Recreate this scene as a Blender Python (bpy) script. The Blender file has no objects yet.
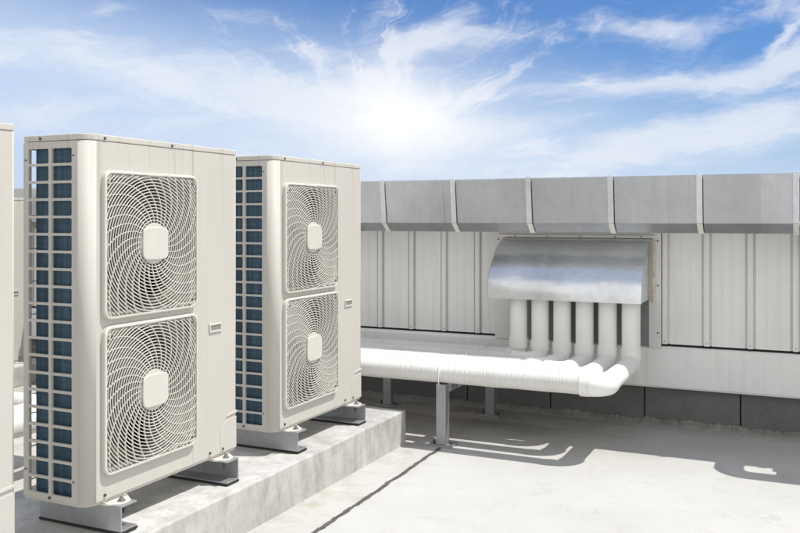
import bpy, bmesh, math, random
from mathutils import Vector, Matrix, noise as mnoise
random.seed(7)
PI = math.pi
scene = bpy.context.scene
COL = scene.collection

# ------------------------------------------------------------------ helpers
def obj(name, bm, mat, parent=None, bevel=0.0, seg=2, smooth=False, angle=40, flat_axis=False):
    bmesh.ops.recalc_face_normals(bm, faces=bm.faces)
    me = bpy.data.meshes.new(name)
    bm.to_mesh(me); bm.free()
    me.materials.append(mat)
    o = bpy.data.objects.new(name, me)
    COL.objects.link(o)
    if parent: o.parent = parent
    if bevel:
        m = o.modifiers.new('bevel', 'BEVEL'); m.width = bevel; m.segments = seg
        m.limit_method = 'ANGLE'; m.angle_limit = math.radians(40)
    if smooth:
        for p in me.polygons: p.use_smooth = not (flat_axis and max(abs(c) for c in p.normal) > .9995)
        es = me.edges
        bmt = bmesh.new(); bmt.from_mesh(me)
        for e in bmt.edges:
            if len(e.link_faces) == 2 and e.calc_face_angle(0) > math.radians(angle): e.smooth = False
        bmt.to_mesh(me); bmt.free()
    return o

def thing(name, label, cat, loc=(0, 0, 0), group=None):
    o = bpy.data.objects.new(name, None); COL.objects.link(o)
    o.empty_display_size = .1
    o.location = loc
    return tag(o, label, cat, group)

def tag(o, label=None, cat=None, group=None, kind=None):
    if label: o['label'] = label
    if cat: o['category'] = cat
    if group: o['group'] = group
    if kind: o['kind'] = kind
    return o

def box(bm, x0, x1, y0, y1, z0, z1):
    v = [bm.verts.new(p) for p in ((x0,y0,z0),(x1,y0,z0),(x1,y1,z0),(x0,y1,z0),(x0,y0,z1),(x1,y0,z1),(x1,y1,z1),(x0,y1,z1))]
    for f in ((0,3,2,1),(4,5,6,7),(0,1,5,4),(1,2,6,5),(2,3,7,6),(3,0,4,7)):
        bm.faces.new([v[i] for i in f])

def prism(bm, pts, axis, a0, a1):
    """extrude a closed 2-D outline along an axis; pts are the other two coordinates in order"""
    def P(p, a):
        if axis == 'x': return (a, p[0], p[1])
        if axis == 'y': return (p[0], a, p[1])
        return (p[0], p[1], a)
    A = [bm.verts.new(P(p, a0)) for p in pts]; B = [bm.verts.new(P(p, a1)) for p in pts]
    n = len(pts)
    for i in range(n): bm.faces.new((A[i], A[(i+1) % n], B[(i+1) % n], B[i]))
    bm.faces.new(A[::-1]); bm.faces.new(B)

def cyl(bm, c, axis, r, a0, a1, n=20, r2=None):
    r2 = r if r2 is None else r2
    def P(rr, t, a):
        u, v = rr*math.cos(t), rr*math.sin(t)
        if axis == 'x': return (a, c[0]+u, c[1]+v)
        if axis == 'y': return (c[0]+u, a, c[1]+v)
        return (c[0]+u, c[1]+v, a)
    A = [bm.verts.new(P(r, 2*PI*i/n, a0)) for i in range(n)]
    B = [bm.verts.new(P(r2, 2*PI*i/n, a1)) for i in range(n)]
    for i in range(n): bm.faces.new((A[i], A[(i+1) % n], B[(i+1) % n], B[i]))
    bm.faces.new(A[::-1]); bm.faces.new(B)

def tube(bm, pts, r, n=24, cap=True):
    """sweep a circle (radius may be a list) along points"""
    pts = [Vector(p) for p in pts]
    rs = r if isinstance(r, (list, tuple)) else [r]*len(pts)
    rings = []; nrm = None
    for i, p in enumerate(pts):
        if i == 0: t = pts[1]-p
        elif i == len(pts)-1: t = p-pts[i-1]
        else: t = (pts[i+1]-p).normalized()+(p-pts[i-1]).normalized()
        t.normalize()
        if nrm is None:
            nrm = t.orthogonal().normalized()
        else:
            nrm = (nrm-t*nrm.dot(t)).normalized()
        b = t.cross(nrm)
        rings.append([bm.verts.new(p+(nrm*math.cos(2*PI*k/n)+b*math.sin(2*PI*k/n))*rs[i]) for k in range(n)])
    for a, b in zip(rings, rings[1:]):
        for k in range(n): bm.faces.new((a[k], a[(k+1) % n], b[(k+1) % n], b[k]))
    if cap:
        bm.faces.new(rings[0][::-1]); bm.faces.new(rings[-1])

def arc(c, u, v, r, a0, a1, n=8):
    c, u, v = Vector(c), Vector(u), Vector(v)
    return [c+u*r*math.cos(a0+(a1-a0)*i/n)+v*r*math.sin(a0+(a1-a0)*i/n) for i in range(n+1)]

def rrect(x0, x1, y0, y1, radii, n=6):
    """rounded rectangle outline, radii for corners (x0y0, x1y0, x1y1, x0y1)"""
    cs = ((x0, y0, 1, 1, PI), (x1, y0, -1, 1, 1.5*PI), (x1, y1, -1, -1, 0), (x0, y1, 1, -1, .5*PI))
    out = []
    for (x, y, sx, sy, a), r in zip(cs, radii):
        if r <= 0: out.append((x, y)); continue
        for i in range(n+1):
            t = a+.5*PI*i/n
            out.append((x+sx*r+r*math.cos(t), y+sy*r+r*math.sin(t)))
    return out

def copy_tree(o, parent=None):
    c = o.copy(); COL.objects.link(c)
    if parent: c.parent = parent
    for ch in list(o.children): copy_tree(ch, c)
    return c

# ------------------------------------------------------------------ materials
class NT:
    def __init__(self, name):
        self.m = bpy.data.materials.new(name); self.m.use_nodes = True
        self.t = self.m.node_tree; self.b = self.t.nodes['Principled BSDF']
        self.tc = self.t.nodes.new('ShaderNodeTexCoord')
    def n(self, kind, **kw):
        return node(self.t, kind, **kw)
    def l(self, a, b): self.t.links.new(a, b)

def node(t, kind, **kw):
    nd = t.nodes.new(kind)
    for k, v in kw.items():
        if k.startswith('i_'):
            key = k[2:]
            nd.inputs[int(key) if key.isdigit() else key].default_value = v
        else: setattr(nd, k, v)
    return nd

def mapping(w, scale=(1, 1, 1), src='Object'):
    mp = w.n('ShaderNodeMapping'); mp.inputs['Scale'].default_value = scale
    w.l(w.tc.outputs[src], mp.inputs['Vector']); return mp.outputs['Vector']

def fbm(w, scale, vec, detail=6, rough=.6):
    nd = w.n('ShaderNodeTexNoise'); nd.inputs['Scale'].default_value = scale
    nd.inputs['Detail'].default_value = detail; nd.inputs['Roughness'].default_value = rough
    w.l(vec, nd.inputs['Vector']); return nd.outputs['Fac']

def ramp(w, fac, stops):
    r = w.n('ShaderNodeValToRGB'); e = r.color_ramp.elements
    while len(e) < len(stops): e.new(.5)
    for el, (p, c) in zip(e, stops):
        el.position = p; el.color = (c, c, c, 1) if isinstance(c, (int, float)) else (*c, 1)
    w.l(fac, r.inputs['Fac']); return r.outputs['Color']

def mix(w, fac, a, b, mode='MIX'):
    m = w.n('ShaderNodeMix', data_type='RGBA', blend_type=mode)
    for inp, v in ((m.inputs[0], fac), (m.inputs[6], a), (m.inputs[7], b)):
        if isinstance(v, (int, float)): inp.default_value = v
        elif isinstance(v, tuple): inp.default_value = (*v, 1)
        else: w.l(v, inp)
    return m.outputs[2]

def math_(w, op, a, b=None, c=None):
    m = w.n('ShaderNodeMath', operation=op)
    for i, v in enumerate((a, b, c)):
        if v is None: continue
        if isinstance(v, (int, float)): m.inputs[i].default_value = v
        else: w.l(v, m.inputs[i])
    return m.outputs[0]

def bump(w, h, strength, dist=.01, prev=None):
    b = w.n('ShaderNodeBump'); b.inputs['Strength'].default_value = strength; b.inputs['Distance'].default_value = dist
    w.l(h, b.inputs['Height'])
    if prev: w.l(prev, b.inputs['Normal'])
    return b.outputs['Normal']

def simple(name, col, rough=.5, metal=0.0, var=.08, scale=12, bmp=0.0):
    w = NT(name)
    v = mapping(w)
    n1 = fbm(w, scale, v)
    c = mix(w, ramp(w, n1, [(.3, 0.0), (.7, 1.0)]), tuple(x*(1-var) for x in col), tuple(min(1, x*(1+var)) for x in col))
    w.l(c, w.b.inputs['Base Color'])
    w.b.inputs['Roughness'].default_value = rough; w.b.inputs['Metallic'].default_value = metal
    if bmp: w.l(bump(w, fbm(w, scale*6, v), bmp, .003), w.b.inputs['Normal'])
    return w.m

def paint_mat(name, col):
    """powder coated sheet steel with faint weather streaks and specks"""
    w = NT(name)
    st = fbm(w, 1.0, mapping(w, (60, 60, 1.1)), 5, .65)
    st2 = ramp(w, st, [(.53, 0.0), (.72, 1.0)])
    # streaks are strongest just below the lid where rain runs off
    sep = w.n('ShaderNodeSeparateXYZ'); w.l(w.tc.outputs['Object'], sep.inputs[0])
    top = w.n('ShaderNodeMapRange'); top.inputs['From Min'].default_value = .9; top.inputs['From Max'].default_value = 1.32
    top.inputs['To Min'].default_value = .12; top.inputs['To Max'].default_value = .75
    w.l(sep.outputs[2], top.inputs['Value'])
    amt = math_(w, 'MULTIPLY', st2, top.outputs[0])
    big = fbm(w, 3.0, mapping(w), 4, .6)
    c0 = mix(w, ramp(w, big, [(.35, 0.0), (.7, 1.0)]), tuple(x*.965 for x in col), col)
    c1 = mix(w, amt, c0, tuple(x*y for x, y in zip(col, (.70, .66, .58))))
    sp = fbm(w, 90, mapping(w), 2, .5)
    c2 = mix(w, math_(w, 'MULTIPLY', ramp(w, sp, [(.70, 0.0), (.76, 1.0)]), .3), c1, (.38, .34, .27))
    w.l(c2, w.b.inputs['Base Color'])
    w.b.inputs['Roughness'].default_value = .60; w.b.inputs['Specular IOR Level'].default_value = .3
    b = bump(w, fbm(w, 450, mapping(w), 2, .5), .05, .001)
    b = bump(w, big, .10, .006, b)
    w.l(b, w.b.inputs['Normal'])
    return w.m

def galv_mat(name, col=.55, rough=.38, metal=.85, spangle=26, dents=0.0, panel=False, streak=True):
    w = NT(name)
    vo = w.n('ShaderNodeTexVoronoi'); vo.inputs['Scale'].default_value = spangle
    w.l(mapping(w), vo.inputs['Vector'])
    spn = w.n('ShaderNodeSeparateColor'); w.l(vo.outputs['Color'], spn.inputs[0])
    big = fbm(w, 2.3, mapping(w), 6, .65)
    sa = .10 if streak else .0
    fac = math_(w, 'ADD', math_(w, 'MULTIPLY', spn.outputs[0], sa), math_(w, 'MULTIPLY', big, 1-sa))
    c = mix(w, ramp(w, fac, [(.3, 0.0), (.65, 1.0)]), (col*.78, col*.81, col*.85), (col*1.08, col*1.11, col*1.15))
    if panel:   # each sheet of the coping has weathered a little differently
        sep = w.n('ShaderNodeSeparateXYZ'); w.l(w.tc.outputs['Object'], sep.inputs[0])
        idx = math_(w, 'FLOOR', math_(w, 'DIVIDE', math_(w, 'ADD', sep.outputs[0], 20.061), .5215))
        wn = w.n('ShaderNodeTexWhiteNoise', noise_dimensions='1D'); w.l(idx, wn.inputs['W'])
        c = mix(w, math_(w, 'MULTIPLY', wn.outputs['Value'], .34), c, (col*.55, col*.56, col*.58))
    if streak:
        s = fbm(w, 1.0, mapping(w, (40, 40, 1.5)), 4, .6)
        c = mix(w, math_(w, 'MULTIPLY', ramp(w, s, [(.55, 0.0), (.75, 1.0)]), .3), c, (col*.6, col*.58, col*.54))
    w.l(c, w.b.inputs['Base Color'])
    w.b.inputs['Metallic'].default_value = metal
    rr = w.n('ShaderNodeMapRange'); rr.inputs['To Min'].default_value = rough*.8; rr.inputs['To Max'].default_value = rough*1.25
    w.l(fac, rr.inputs['Value']); w.l(rr.outputs[0], w.b.inputs['Roughness'])
    b = bump(w, fbm(w, 160, mapping(w), 2, .5), .04 if streak else .0, .001)
    if dents: b = bump(w, fbm(w, 2.6, mapping(w, (1, 1.6, 1.6)), 3, .45), dents, .05, b)
    w.l(b, w.b.inputs['Normal'])
    return w.m

M = {}
M['paint'] = paint_mat('cream_paint', (.525, .510, .468))
M['paint_smooth'] = simple('cream_plastic', (.585, .568, .52), .38, var=.02)
M['inner'] = simple('inner_casing', (.17, .15, .115), .5, var=.05)
M['fan'] = simple('fan_plastic', (.018, .017, .016), .45, var=.1)
M['dark'] = simple('dark_void', (.02, .02, .022), .8)
M['screw'] = simple('screw_steel', (.07, .072, .078), .65, .0)
M['bolt'] = simple('bolt_steel', (.26, .26, .255), .5, .4)
M['badge'] = simple('badge_grey', (.25, .235, .21), .5, var=.06, scale=60)
M['rubber'] = simple('black_rubber', (.025, .022, .02), .8)
M['galv'] = galv_mat('galvanised_steel', .42, .42, .65, 90)
M['coping'] = galv_mat('weathered_coping_sheet', .52, .36, .72, 140, .10, True)
M['strip'] = galv_mat('coping_joint_strip', .66, .45, .40, 90)
M['hood'] = galv_mat('bright_hood_sheet', .74, .23, .90, 160, .26, False, False)
M['lag'] = None

def coil_mat():
    w = NT('blue_coil_fins')
    wv = w.n('ShaderNodeTexWave', wave_type='BANDS', bands_direction='X'); wv.inputs['Scale'].default_value = 90
    w.l(w.tc.outputs['Object'], wv.inputs['Vector'])
    tb = w.n('ShaderNodeTexWave', wave_type='BANDS', bands_direction='Z'); tb.inputs['Scale'].default_value = 12.5
    w.l(w.tc.outputs['Object'], tb.inputs['Vector'])
    nz = fbm(w, 1, mapping(w, (70, 70, 4)), 3, .6)
    c = mix(w, ramp(w, nz, [(.4, 0.0), (.72, 1.0)]), (.036, .085, .130), (.085, .17, .245))  # paler upright streaks paint in the glints on the fins
    c = mix(w, math_(w, 'MULTIPLY', tb.outputs['Fac'], .22), c, (.018, .038, .060))
    w.l(c, w.b.inputs['Base Color'])
    w.b.inputs['Roughness'].default_value = .35; w.b.inputs['Metallic'].default_value = .3
    w.l(bump(w, wv.outputs['Fac'], .6, .002), w.b.inputs['Normal'])
    return w.m
M['coil'] = coil_mat()

def lag_mat(name, ridges):
    w = NT(name)
    v = mapping(w)
    big = fbm(w, 3, v, 4, .6)
    c = mix(w, ramp(w, big, [(.35, 0.0), (.7, 1.0)]), (.68, .672, .64), (.75, .745, .72)) if ridges else mix(w, ramp(w, big, [(.35, 0.0), (.7, 1.0)]), (.77, .765, .735), (.84, .835, .81))
    d = fbm(w, 14, mapping(w, (1, 1, .35)), 5, .7)
    c = mix(w, math_(w, 'MULTIPLY', ramp(w, d, [(.6, 0.0), (.78, 1.0)]), .22), c, (.55, .51, .44))
    w.l(c, w.b.inputs['Base Color']); w.b.inputs['Roughness'].default_value = .45
    b = bump(w, fbm(w, 9, v, 3, .5), .12, .01)
    if ridges:   # tape wound round the lagging: narrow rings, none quite the same
        wn = fbm(w, 1, mapping(w, (95, 1.2, 1.2)), 3, .65)
        wv = w.n('ShaderNodeTexWave', wave_type='BANDS', bands_direction='X'); wv.inputs['Scale'].default_value = 9
        wv.inputs['Distortion'].default_value = 2.5; wv.inputs['Detail'].default_value = 2
        w.l(w.tc.outputs['Object'], wv.inputs['Vector'])
        b = bump(w, wn, .85, .008, b)
        b = bump(w, wv.outputs['Fac'], .12, .004, b)
    w.l(b, w.b.inputs['Normal'])
    return w.m
M['lag'] = lag_mat('white_lagging', True)
M['pvc'] = lag_mat('white_pipe_cover', False)

def concrete(name, base, dark, stain, scale=1.0, streaks=False, rough=.85, dirt_shade=None, crack=False):
    w = NT(name)
    v = mapping(w)
    n1 = fbm(w, 1.3*scale, v, 8, .65)
    n2 = fbm(w, 9*scale, v, 6, .7)
    n3 = fbm(w, 70*scale, v, 3, .6)
    c = mix(w, ramp(w, n1, [(.35, 0.0), (.68, 1.0)]), dark, base)
    c = mix(w, math_(w, 'MULTIPLY', ramp(w, n2, [(.54, 0.0), (.72, 1.0)]), .40), c, stain)
    c = mix(w, math_(w, 'MULTIPLY', ramp(w, n3, [(.62, 0.0), (.78, 1.0)]), .25), c, tuple(x*.6 for x in stain))
    if streaks:
        s = fbm(w, 1, mapping(w, (6, 6, 2.6)), 6, .7)
        c = mix(w, math_(w, 'MULTIPLY', ramp(w, s, [(.46, 0.0), (.62, 1.0)]), .5), c, stain)
        s2 = fbm(w, 1, mapping(w, (14, 14, 6)), 6, .75)
        c = mix(w, math_(w, 'MULTIPLY', ramp(w, s2, [(.52, 0.0), (.66, 1.0)]), .30), c, tuple(min(1, x*1.2) for x in base))
    if dirt_shade:
        # silt and water stains along the foot of the wall, with painted shade mixed in
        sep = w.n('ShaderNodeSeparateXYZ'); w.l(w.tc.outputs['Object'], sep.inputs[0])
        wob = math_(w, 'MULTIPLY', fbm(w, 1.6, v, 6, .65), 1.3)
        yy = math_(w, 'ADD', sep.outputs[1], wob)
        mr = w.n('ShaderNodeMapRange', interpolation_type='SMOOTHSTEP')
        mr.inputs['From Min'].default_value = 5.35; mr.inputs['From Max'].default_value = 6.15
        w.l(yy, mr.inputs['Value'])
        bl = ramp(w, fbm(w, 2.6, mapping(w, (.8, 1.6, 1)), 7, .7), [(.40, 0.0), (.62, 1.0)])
        xm = w.n('ShaderNodeMapRange', interpolation_type='SMOOTHSTEP')     # darkest below the pipes, deepening their shade in the floor colour
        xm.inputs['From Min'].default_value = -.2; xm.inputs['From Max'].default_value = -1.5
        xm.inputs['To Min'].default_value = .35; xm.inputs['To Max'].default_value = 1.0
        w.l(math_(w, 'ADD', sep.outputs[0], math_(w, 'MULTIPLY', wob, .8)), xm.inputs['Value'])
        damp_shade = math_(w, 'MULTIPLY', math_(w, 'MULTIPLY', mr.outputs[0], xm.outputs[0]), math_(w, 'ADD', math_(w, 'MULTIPLY', bl, .5), .45))
        c = mix(w, damp_shade, c, dirt_shade)
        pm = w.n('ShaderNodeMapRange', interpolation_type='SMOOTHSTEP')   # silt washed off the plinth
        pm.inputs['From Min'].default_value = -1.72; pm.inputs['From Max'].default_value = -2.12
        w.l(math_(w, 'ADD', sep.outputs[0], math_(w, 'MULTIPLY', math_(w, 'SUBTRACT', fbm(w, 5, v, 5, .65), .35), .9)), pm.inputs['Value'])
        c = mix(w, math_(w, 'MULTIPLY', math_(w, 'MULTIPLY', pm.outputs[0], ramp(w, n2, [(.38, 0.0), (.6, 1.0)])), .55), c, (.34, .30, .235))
        # hairline shrinkage cracks and trowel creases, faint and broken
        ve = w.n('ShaderNodeTexVoronoi', feature='DISTANCE_TO_EDGE'); ve.inputs['Scale'].default_value = 1.1
        wp = w.n('ShaderNodeVectorMath', operation='ADD'); nzv = w.n('ShaderNodeTexNoise'); nzv.inputs['Scale'].default_value = 2.5; nzv.inputs['Detail'].default_value = 5
        w.l(v, nzv.inputs['Vector']); w.l(v, wp.inputs[0]); w.l(nzv.outputs['Color'], wp.inputs[1]); w.l(wp.outputs[0], ve.inputs['Vector'])
        brk = ramp(w, fbm(w, 2.2, v, 4, .6), [(.52, 0.0), (.60, 1.0)])
        c = mix(w, math_(w, 'MULTIPLY', math_(w, 'MULTIPLY', ramp(w, ve.outputs['Distance'], [(.0, 1.0), (.012, 0.0)]), brk), .35), c, (.30, .285, .255))
        sc = fbm(w, 1, mapping(w, (3.5, 11, 1)), 5, .6)
        c = mix(w, math_(w, 'MULTIPLY', ramp(w, sc, [(.62, 0.0), (.68, 1.0)]), .22), c, (.37, .36, .335))
        # small rusty flecks
        fl = fbm(w, 6.5, mapping(w, (1, 2.2, 1)), 4, .55)
        c = mix(w, math_(w, 'MULTIPLY', ramp(w, fl, [(.70, 0.0), (.76, 1.0)]), .30), c, (.50, .40, .27))
    w.l(c, w.b.inputs['Base Color']); w.b.inputs['Roughness'].default_value = rough
    b = bump(w, n3, .25, .003)
    b = bump(w, n2, .18, .010, b)
    w.l(b, w.b.inputs['Normal'])
    return w.m
M['floor'] = concrete('roof_screed', (.50, .497, .482), (.44, .434, .416), (.35, .337, .31), .7, dirt_shade=(.19, .168, .135))
M['plinth'] = concrete('cast_concrete', (.56, .555, .535), (.40, .395, .375), (.24, .235, .22), 2.0, True)
M['block'] = concrete('dark_block', (.17, .168, .163), (.135, .132, .126), (.085, .082, .077), 3.5)
M['mortar'] = concrete('mortar', (.36, .345, .315), (.27, .255, .23), (.17, .155, .135), 5)
M['crack'] = concrete('crack_filler', (.10, .097, .092), (.06, .058, .054), (.24, .23, .21), 9)
def clad_mat():
    w = NT('white_cladding')
    s = fbm(w, 1, mapping(w, (26, 26, .9)), 5, .65)
    b0 = fbm(w, 2.2, mapping(w), 5, .6)
    c = mix(w, ramp(w, b0, [(.35, 0.0), (.7, 1.0)]), (.80, .80, .785), (.86, .86, .845))
    c = mix(w, math_(w, 'MULTIPLY', ramp(w, s, [(.50, 0.0), (.72, 1.0)]), .35), c, (.58, .57, .54))
    sep = w.n('ShaderNodeSeparateXYZ'); w.l(w.tc.outputs['Object'], sep.inputs[0])
    wn = w.n('ShaderNodeTexWhiteNoise', noise_dimensions='1D')
    w.l(math_(w, 'FLOOR', math_(w, 'DIVIDE', math_(w, 'ADD', sep.outputs[0], 28.018), .52)), wn.inputs['W'])
    c = mix(w, math_(w, 'MULTIPLY', wn.outputs['Value'], .5), c, (.69, .69, .68))
    w.l(c, w.b.inputs['Base Color']); w.b.inputs['Roughness'].default_value = .42
    w.l(bump(w, fbm(w, 1, mapping(w, (5, 1, 1.6)), 3, .5), .25, .012), w.b.inputs['Normal'])
    return w.m
M['clad'] = clad_mat()
M['plate'] = simple('painted_plate', (.74, .73, .69), .45, var=.05, scale=5)
M['caulk'] = simple('aged_caulk', (.62, .57, .47), .7, var=.2, scale=25)
M['greyplate'] = galv_mat('dull_back_plate', .26, .6, .3, 20)
M['roofing'] = M['coping']

# ------------------------------------------------------------------ the roof
bm = bmesh.new()
bmesh.ops.create_grid(bm, x_segments=8, y_segments=8, size=150)
tag(obj('roof_floor', bm, M['floor']), 'pale sunlit screed roof floor with dirty stains and painted shade along the wall', 'floor', kind='structure')

# the dark crack running from the pipe stand towards the viewer
bm = bmesh.new()
A, B = Vector((-1.955, 4.72)), Vector((-1.865, 1.2))
L, R = [], []
N = 420
wa = wb = .011
for i in range(N+1):
    t = i/N
    p = A.lerp(B, t)
    off = .004*math.sin(t*7)+.009*mnoise.noise(Vector((t*22, 0, 3)))
    wa = .0105+.007*mnoise.noise(Vector((t*55, 4, 0)))+.007*mnoise.noise(Vector((t*190, 9, 0)))
    wb = .0105+.007*mnoise.noise(Vector((t*48, 14, 0)))+.007*mnoise.noise(Vector((t*210, 19, 0)))
    L.append(bm.verts.new((p.x+off-max(.003, wa), p.y, .004))); R.append(bm.verts.new((p.x+off+max(.003, wb), p.y, .004)))
for i in range(N): bm.faces.new((L[i], R[i], R[i+1], L[i+1]))
tag(obj('floor_crack', bm, M['crack']), 'dark ragged crack in the pale floor leading from the steel pipe stand', 'crack', kind='structure')

# plinth
PX0, PX1, PY0, PY1, PH = -3.02, -2.18, -2.2, 4.735, .20
bm = bmesh.new()
nx, ny, nz = 10, 90, 4
def pl_jit(p):
    n = mnoise.noise_vector(Vector(p)*6)*.0035+mnoise.noise_vector(Vector(p)*22)*.0016
    return (p[0]+n.x, p[1]+n.y, p[2]+n.z*.6 if p[2] > .001 else -.002)
grid = {}
def pv(i, j, k):
    key = (i, j, k)
    if key not in grid:
        grid[key] = bm.verts.new(pl_jit((PX0+(PX1-PX0)*i/nx, PY0+(PY1-PY0)*j/ny, PH*k/nz)))
    return grid[key]
for i in range(nx):
    for j in range(ny): bm.faces.new((pv(i,j,nz), pv(i+1,j,nz), pv(i+1,j+1,nz), pv(i,j+1,nz)))
for j in range(ny):
    for k in range(nz):
        bm.faces.new((pv(nx,j,k), pv(nx,j+1,k), pv(nx,j+1,k+1), pv(nx,j,k+1)))
        bm.faces.new((pv(0,j,k), pv(0,j,k+1), pv(0,j+1,k+1), pv(0,j+1,k)))
for i in range(nx):
    for k in range(nz):
        bm.faces.new((pv(i,0,k), pv(i+1,0,k), pv(i+1,0,k+1), pv(i,0,k+1)))
        bm.faces.new((pv(i,ny,k), pv(i,ny,k+1), pv(i+1,ny,k+1), pv(i+1,ny,k)))
tag(obj('concrete_plinth', bm, M['plinth'], bevel=.007, seg=2),
    'long low stained concrete plinth carrying the row of condenser units', 'plinth')

# ------------------------------------------------------------------ parapet wall
WX0, WX1 = -16.0, 9.0
wall = thing('parapet_wall', 'white ribbed metal parapet wall with grey coping and dark block foot', 'wall', (0, 5.95, 0))
def wobj(name, bm, mat, **k):
    for v in bm.verts: v.co.y -= 5.95
    return obj(name, bm, mat, k.pop('parent', wall), **k)

# cladding: one folded profile
prof = []
r0 = -2.928-.26*51
x = r0
while x < WX1+.3:
    for sg in (-1, 1):
        ch_ = [(-.031, 5.900), (-.029, 5.915), (-.018, 5.915), (-.0155, 5.884)]
        prof += [(x+a_, b_) for a_, b_ in ch_] if sg < 0 else [(x-a_, b_) for a_, b_ in ch_[::-1]]
    for g in (.097, .163):
        prof += [(x+g-.0022, 5.900), (x+g, 5.8985), (x+g+.0022, 5.900)]
    x += .26
bm = bmesh.new()
lo = [bm.verts.new((a, b, .526)) for a, b in prof]; hi = [bm.verts.new((a, b, 1.30)) for a, b in prof]
for i in range(len(prof)-1): bm.faces.new((lo[i], lo[i+1], hi[i+1], hi[i]))
cl = wobj('cladding', bm, M['clad'])
# rivets at the foot of each rib
bm = bmesh.new(); x = r0
while x < 1.6:
    if x > -9: cyl(bm, (x, .545), 'y', .0042, 5.878, 5.884, 8)
    x += .26
wobj('rivet_row', bm, M['galv'], parent=wall)
# flashing
bm = bmesh.new()
prism(bm, [(5.899, .512), (5.880, .511), (5.866, .495), (5.866, .255), (5.872, .240), (5.950, .240), (5.950, .50)], 'x', WX0, WX1)
wobj('base_flashing', bm, M['clad'], bevel=.003)
bm = bmesh.new(); box(bm, WX0, WX1, 5.916, 6.10, .24, 1.27)
wobj('wall_core', bm, M['dark'])
# block foot with open joints
bm = bmesh.new(); x = -.84-.62*14
xs = [WX0]
while x < WX1: xs.append(x); x += .62+random.uniform(-.03, .03)
xs.append(WX1)
for a, b in zip(xs, xs[1:]):
    d = random.uniform(-.004, .004)
    box(bm, a+.004, b-.004, 5.935+d, 6.12, -.02, .2395)
wobj('block_foot', bm, M['block'], bevel=.006)
# rough mortar fillet
bm = bmesh.new()
rows = []
n = 1500; x = -9.0
def mn(px, py, sc, off): return mnoise.noise(Vector((px*sc, py*sc, off)))
for i in range(n+1):
    x = -9+12.5*i/n
    q = Vector((x*2.3, 0, 0))
    h = max(.008, .022+.012*mnoise.noise(q)+.010*mn(x, 0, 11, 5)+.008*mn(x, 0, 37, 9)+.005*mn(x, 0, 110, 2))
    d = max(.03, .095+.035*mnoise.noise(q+Vector((0, 7, 0)))+.022*mn(x, 0, 9, 8)+.012*mn(x, 0, 31, 4))
    row = [bm.verts.new((x, 5.95, h))]
    for f_ in (0, .12, .3, .5, .7, .88, 1.0):
        y = 5.934-d*f_
        z = h*(1-f_)**.8+(.006*mn(x, y, 26, 1)+.005*mn(x, y, 70, 3))*(1-f_)
        row.append(bm.verts.new((x, y, max(z, .0008) if f_ < 1 else -.001)))
    rows.append(row)
for a, b in zip(rows, rows[1:]):
    for k in range(7): bm.faces.new((a[k], a[k+1], b[k+1], b[k]))
wobj('mortar_fillet', bm, M['mortar'])
# coping box with its folded lower lip
CF = 5.41
cprof = [(CF-.010, 1.606), (CF-.013, 1.598), (CF+.020, 1.318), (CF+.026, 1.312), (CF+.088, 1.261), (CF+.10, 1.257), (5.93, 1.275), (6.13, 1.275), (6.13, 1.632)]
bm = bmesh.new()
joints = [-2.666+.5212*k for k in range(-22, 22)]
js = [WX0]+[j for j in joints if WX0 < j < WX1]+[WX1]
rj = random.Random(3)
for a, b in zip(js, js[1:]):
    d0, d1 = rj.uniform(-.004, .004), rj.uniform(-.004, .004)
    pts = [(y+(d0 if z > 1.5 else d1) if y < 5.5 else y, z) for y, z in cprof]
    prism(bm, pts, 'x', a+.021, b+.012)
cop = wobj('coping', bm, M['coping'], bevel=.002)
for j in joints:
    if not (-9 < j < 3): continue
    bm = bmesh.new()
    w0 = .017
    top, bot = cprof[0:3], cprof[3:6]
    def band(pp, off, hw0, hw1):
        outer = [(y-off, z) for y, z in pp]; inner = [(y+.004, z) for y, z in pp][::-1]
        prism(bm, outer+inner, 'x', j-hw0, j+hw0)
    band([(CF-.010, 1.613), (CF-.013, 1.598), (CF+.020, 1.318)], .009, w0, w0)
    o = wobj('joint_strip', bm, M['strip'], parent=wall, bevel=.0015)
    o.parent = cop
    bm = bmesh.new()
    off = .008
    outer = [(CF+.020-off, 1.316), (CF+.026-off, 1.309), (CF+.088-off*.5, 1.256), (CF+.10, 1.251)]
    inner = [(CF+.10, 1.262), (CF+.088+.004, 1.266), (CF+.030, 1.315)]
    prism(bm, outer+inner, 'x', j-.016, j+.016)
    o = wobj('joint_clip', bm, M['plate'], parent=wall, bevel=.0015)
    o.parent = cop
bm = bmesh.new(); box(bm, WX0, WX1, CF+.060, 6.11, 1.33, 1.585)
o = wobj('slit_dark_backing', bm, M['dark']); o.parent = cop  # dark box added inside, keeps sky out and the joint slits black
bm = bmesh.new(); box(bm, WX0, WX1, CF+.112, 5.897, 1.262, 1.268)
wobj('soffit_reflector', bm, M['clad'])  # unseen white sheet under the coping, added to brighten the hood's reflection
# small sealant lap line on one sheet
bm = bmesh.new()
prism(bm, [(CF-.012, 1.60), (CF-.0165, 1.595), (CF+.0165, 1.319), (CF+.024, 1.316)], 'x', -2.255, -2.215)
o = wobj('lap_seam', bm, M['coping']); o.parent = cop

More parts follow.
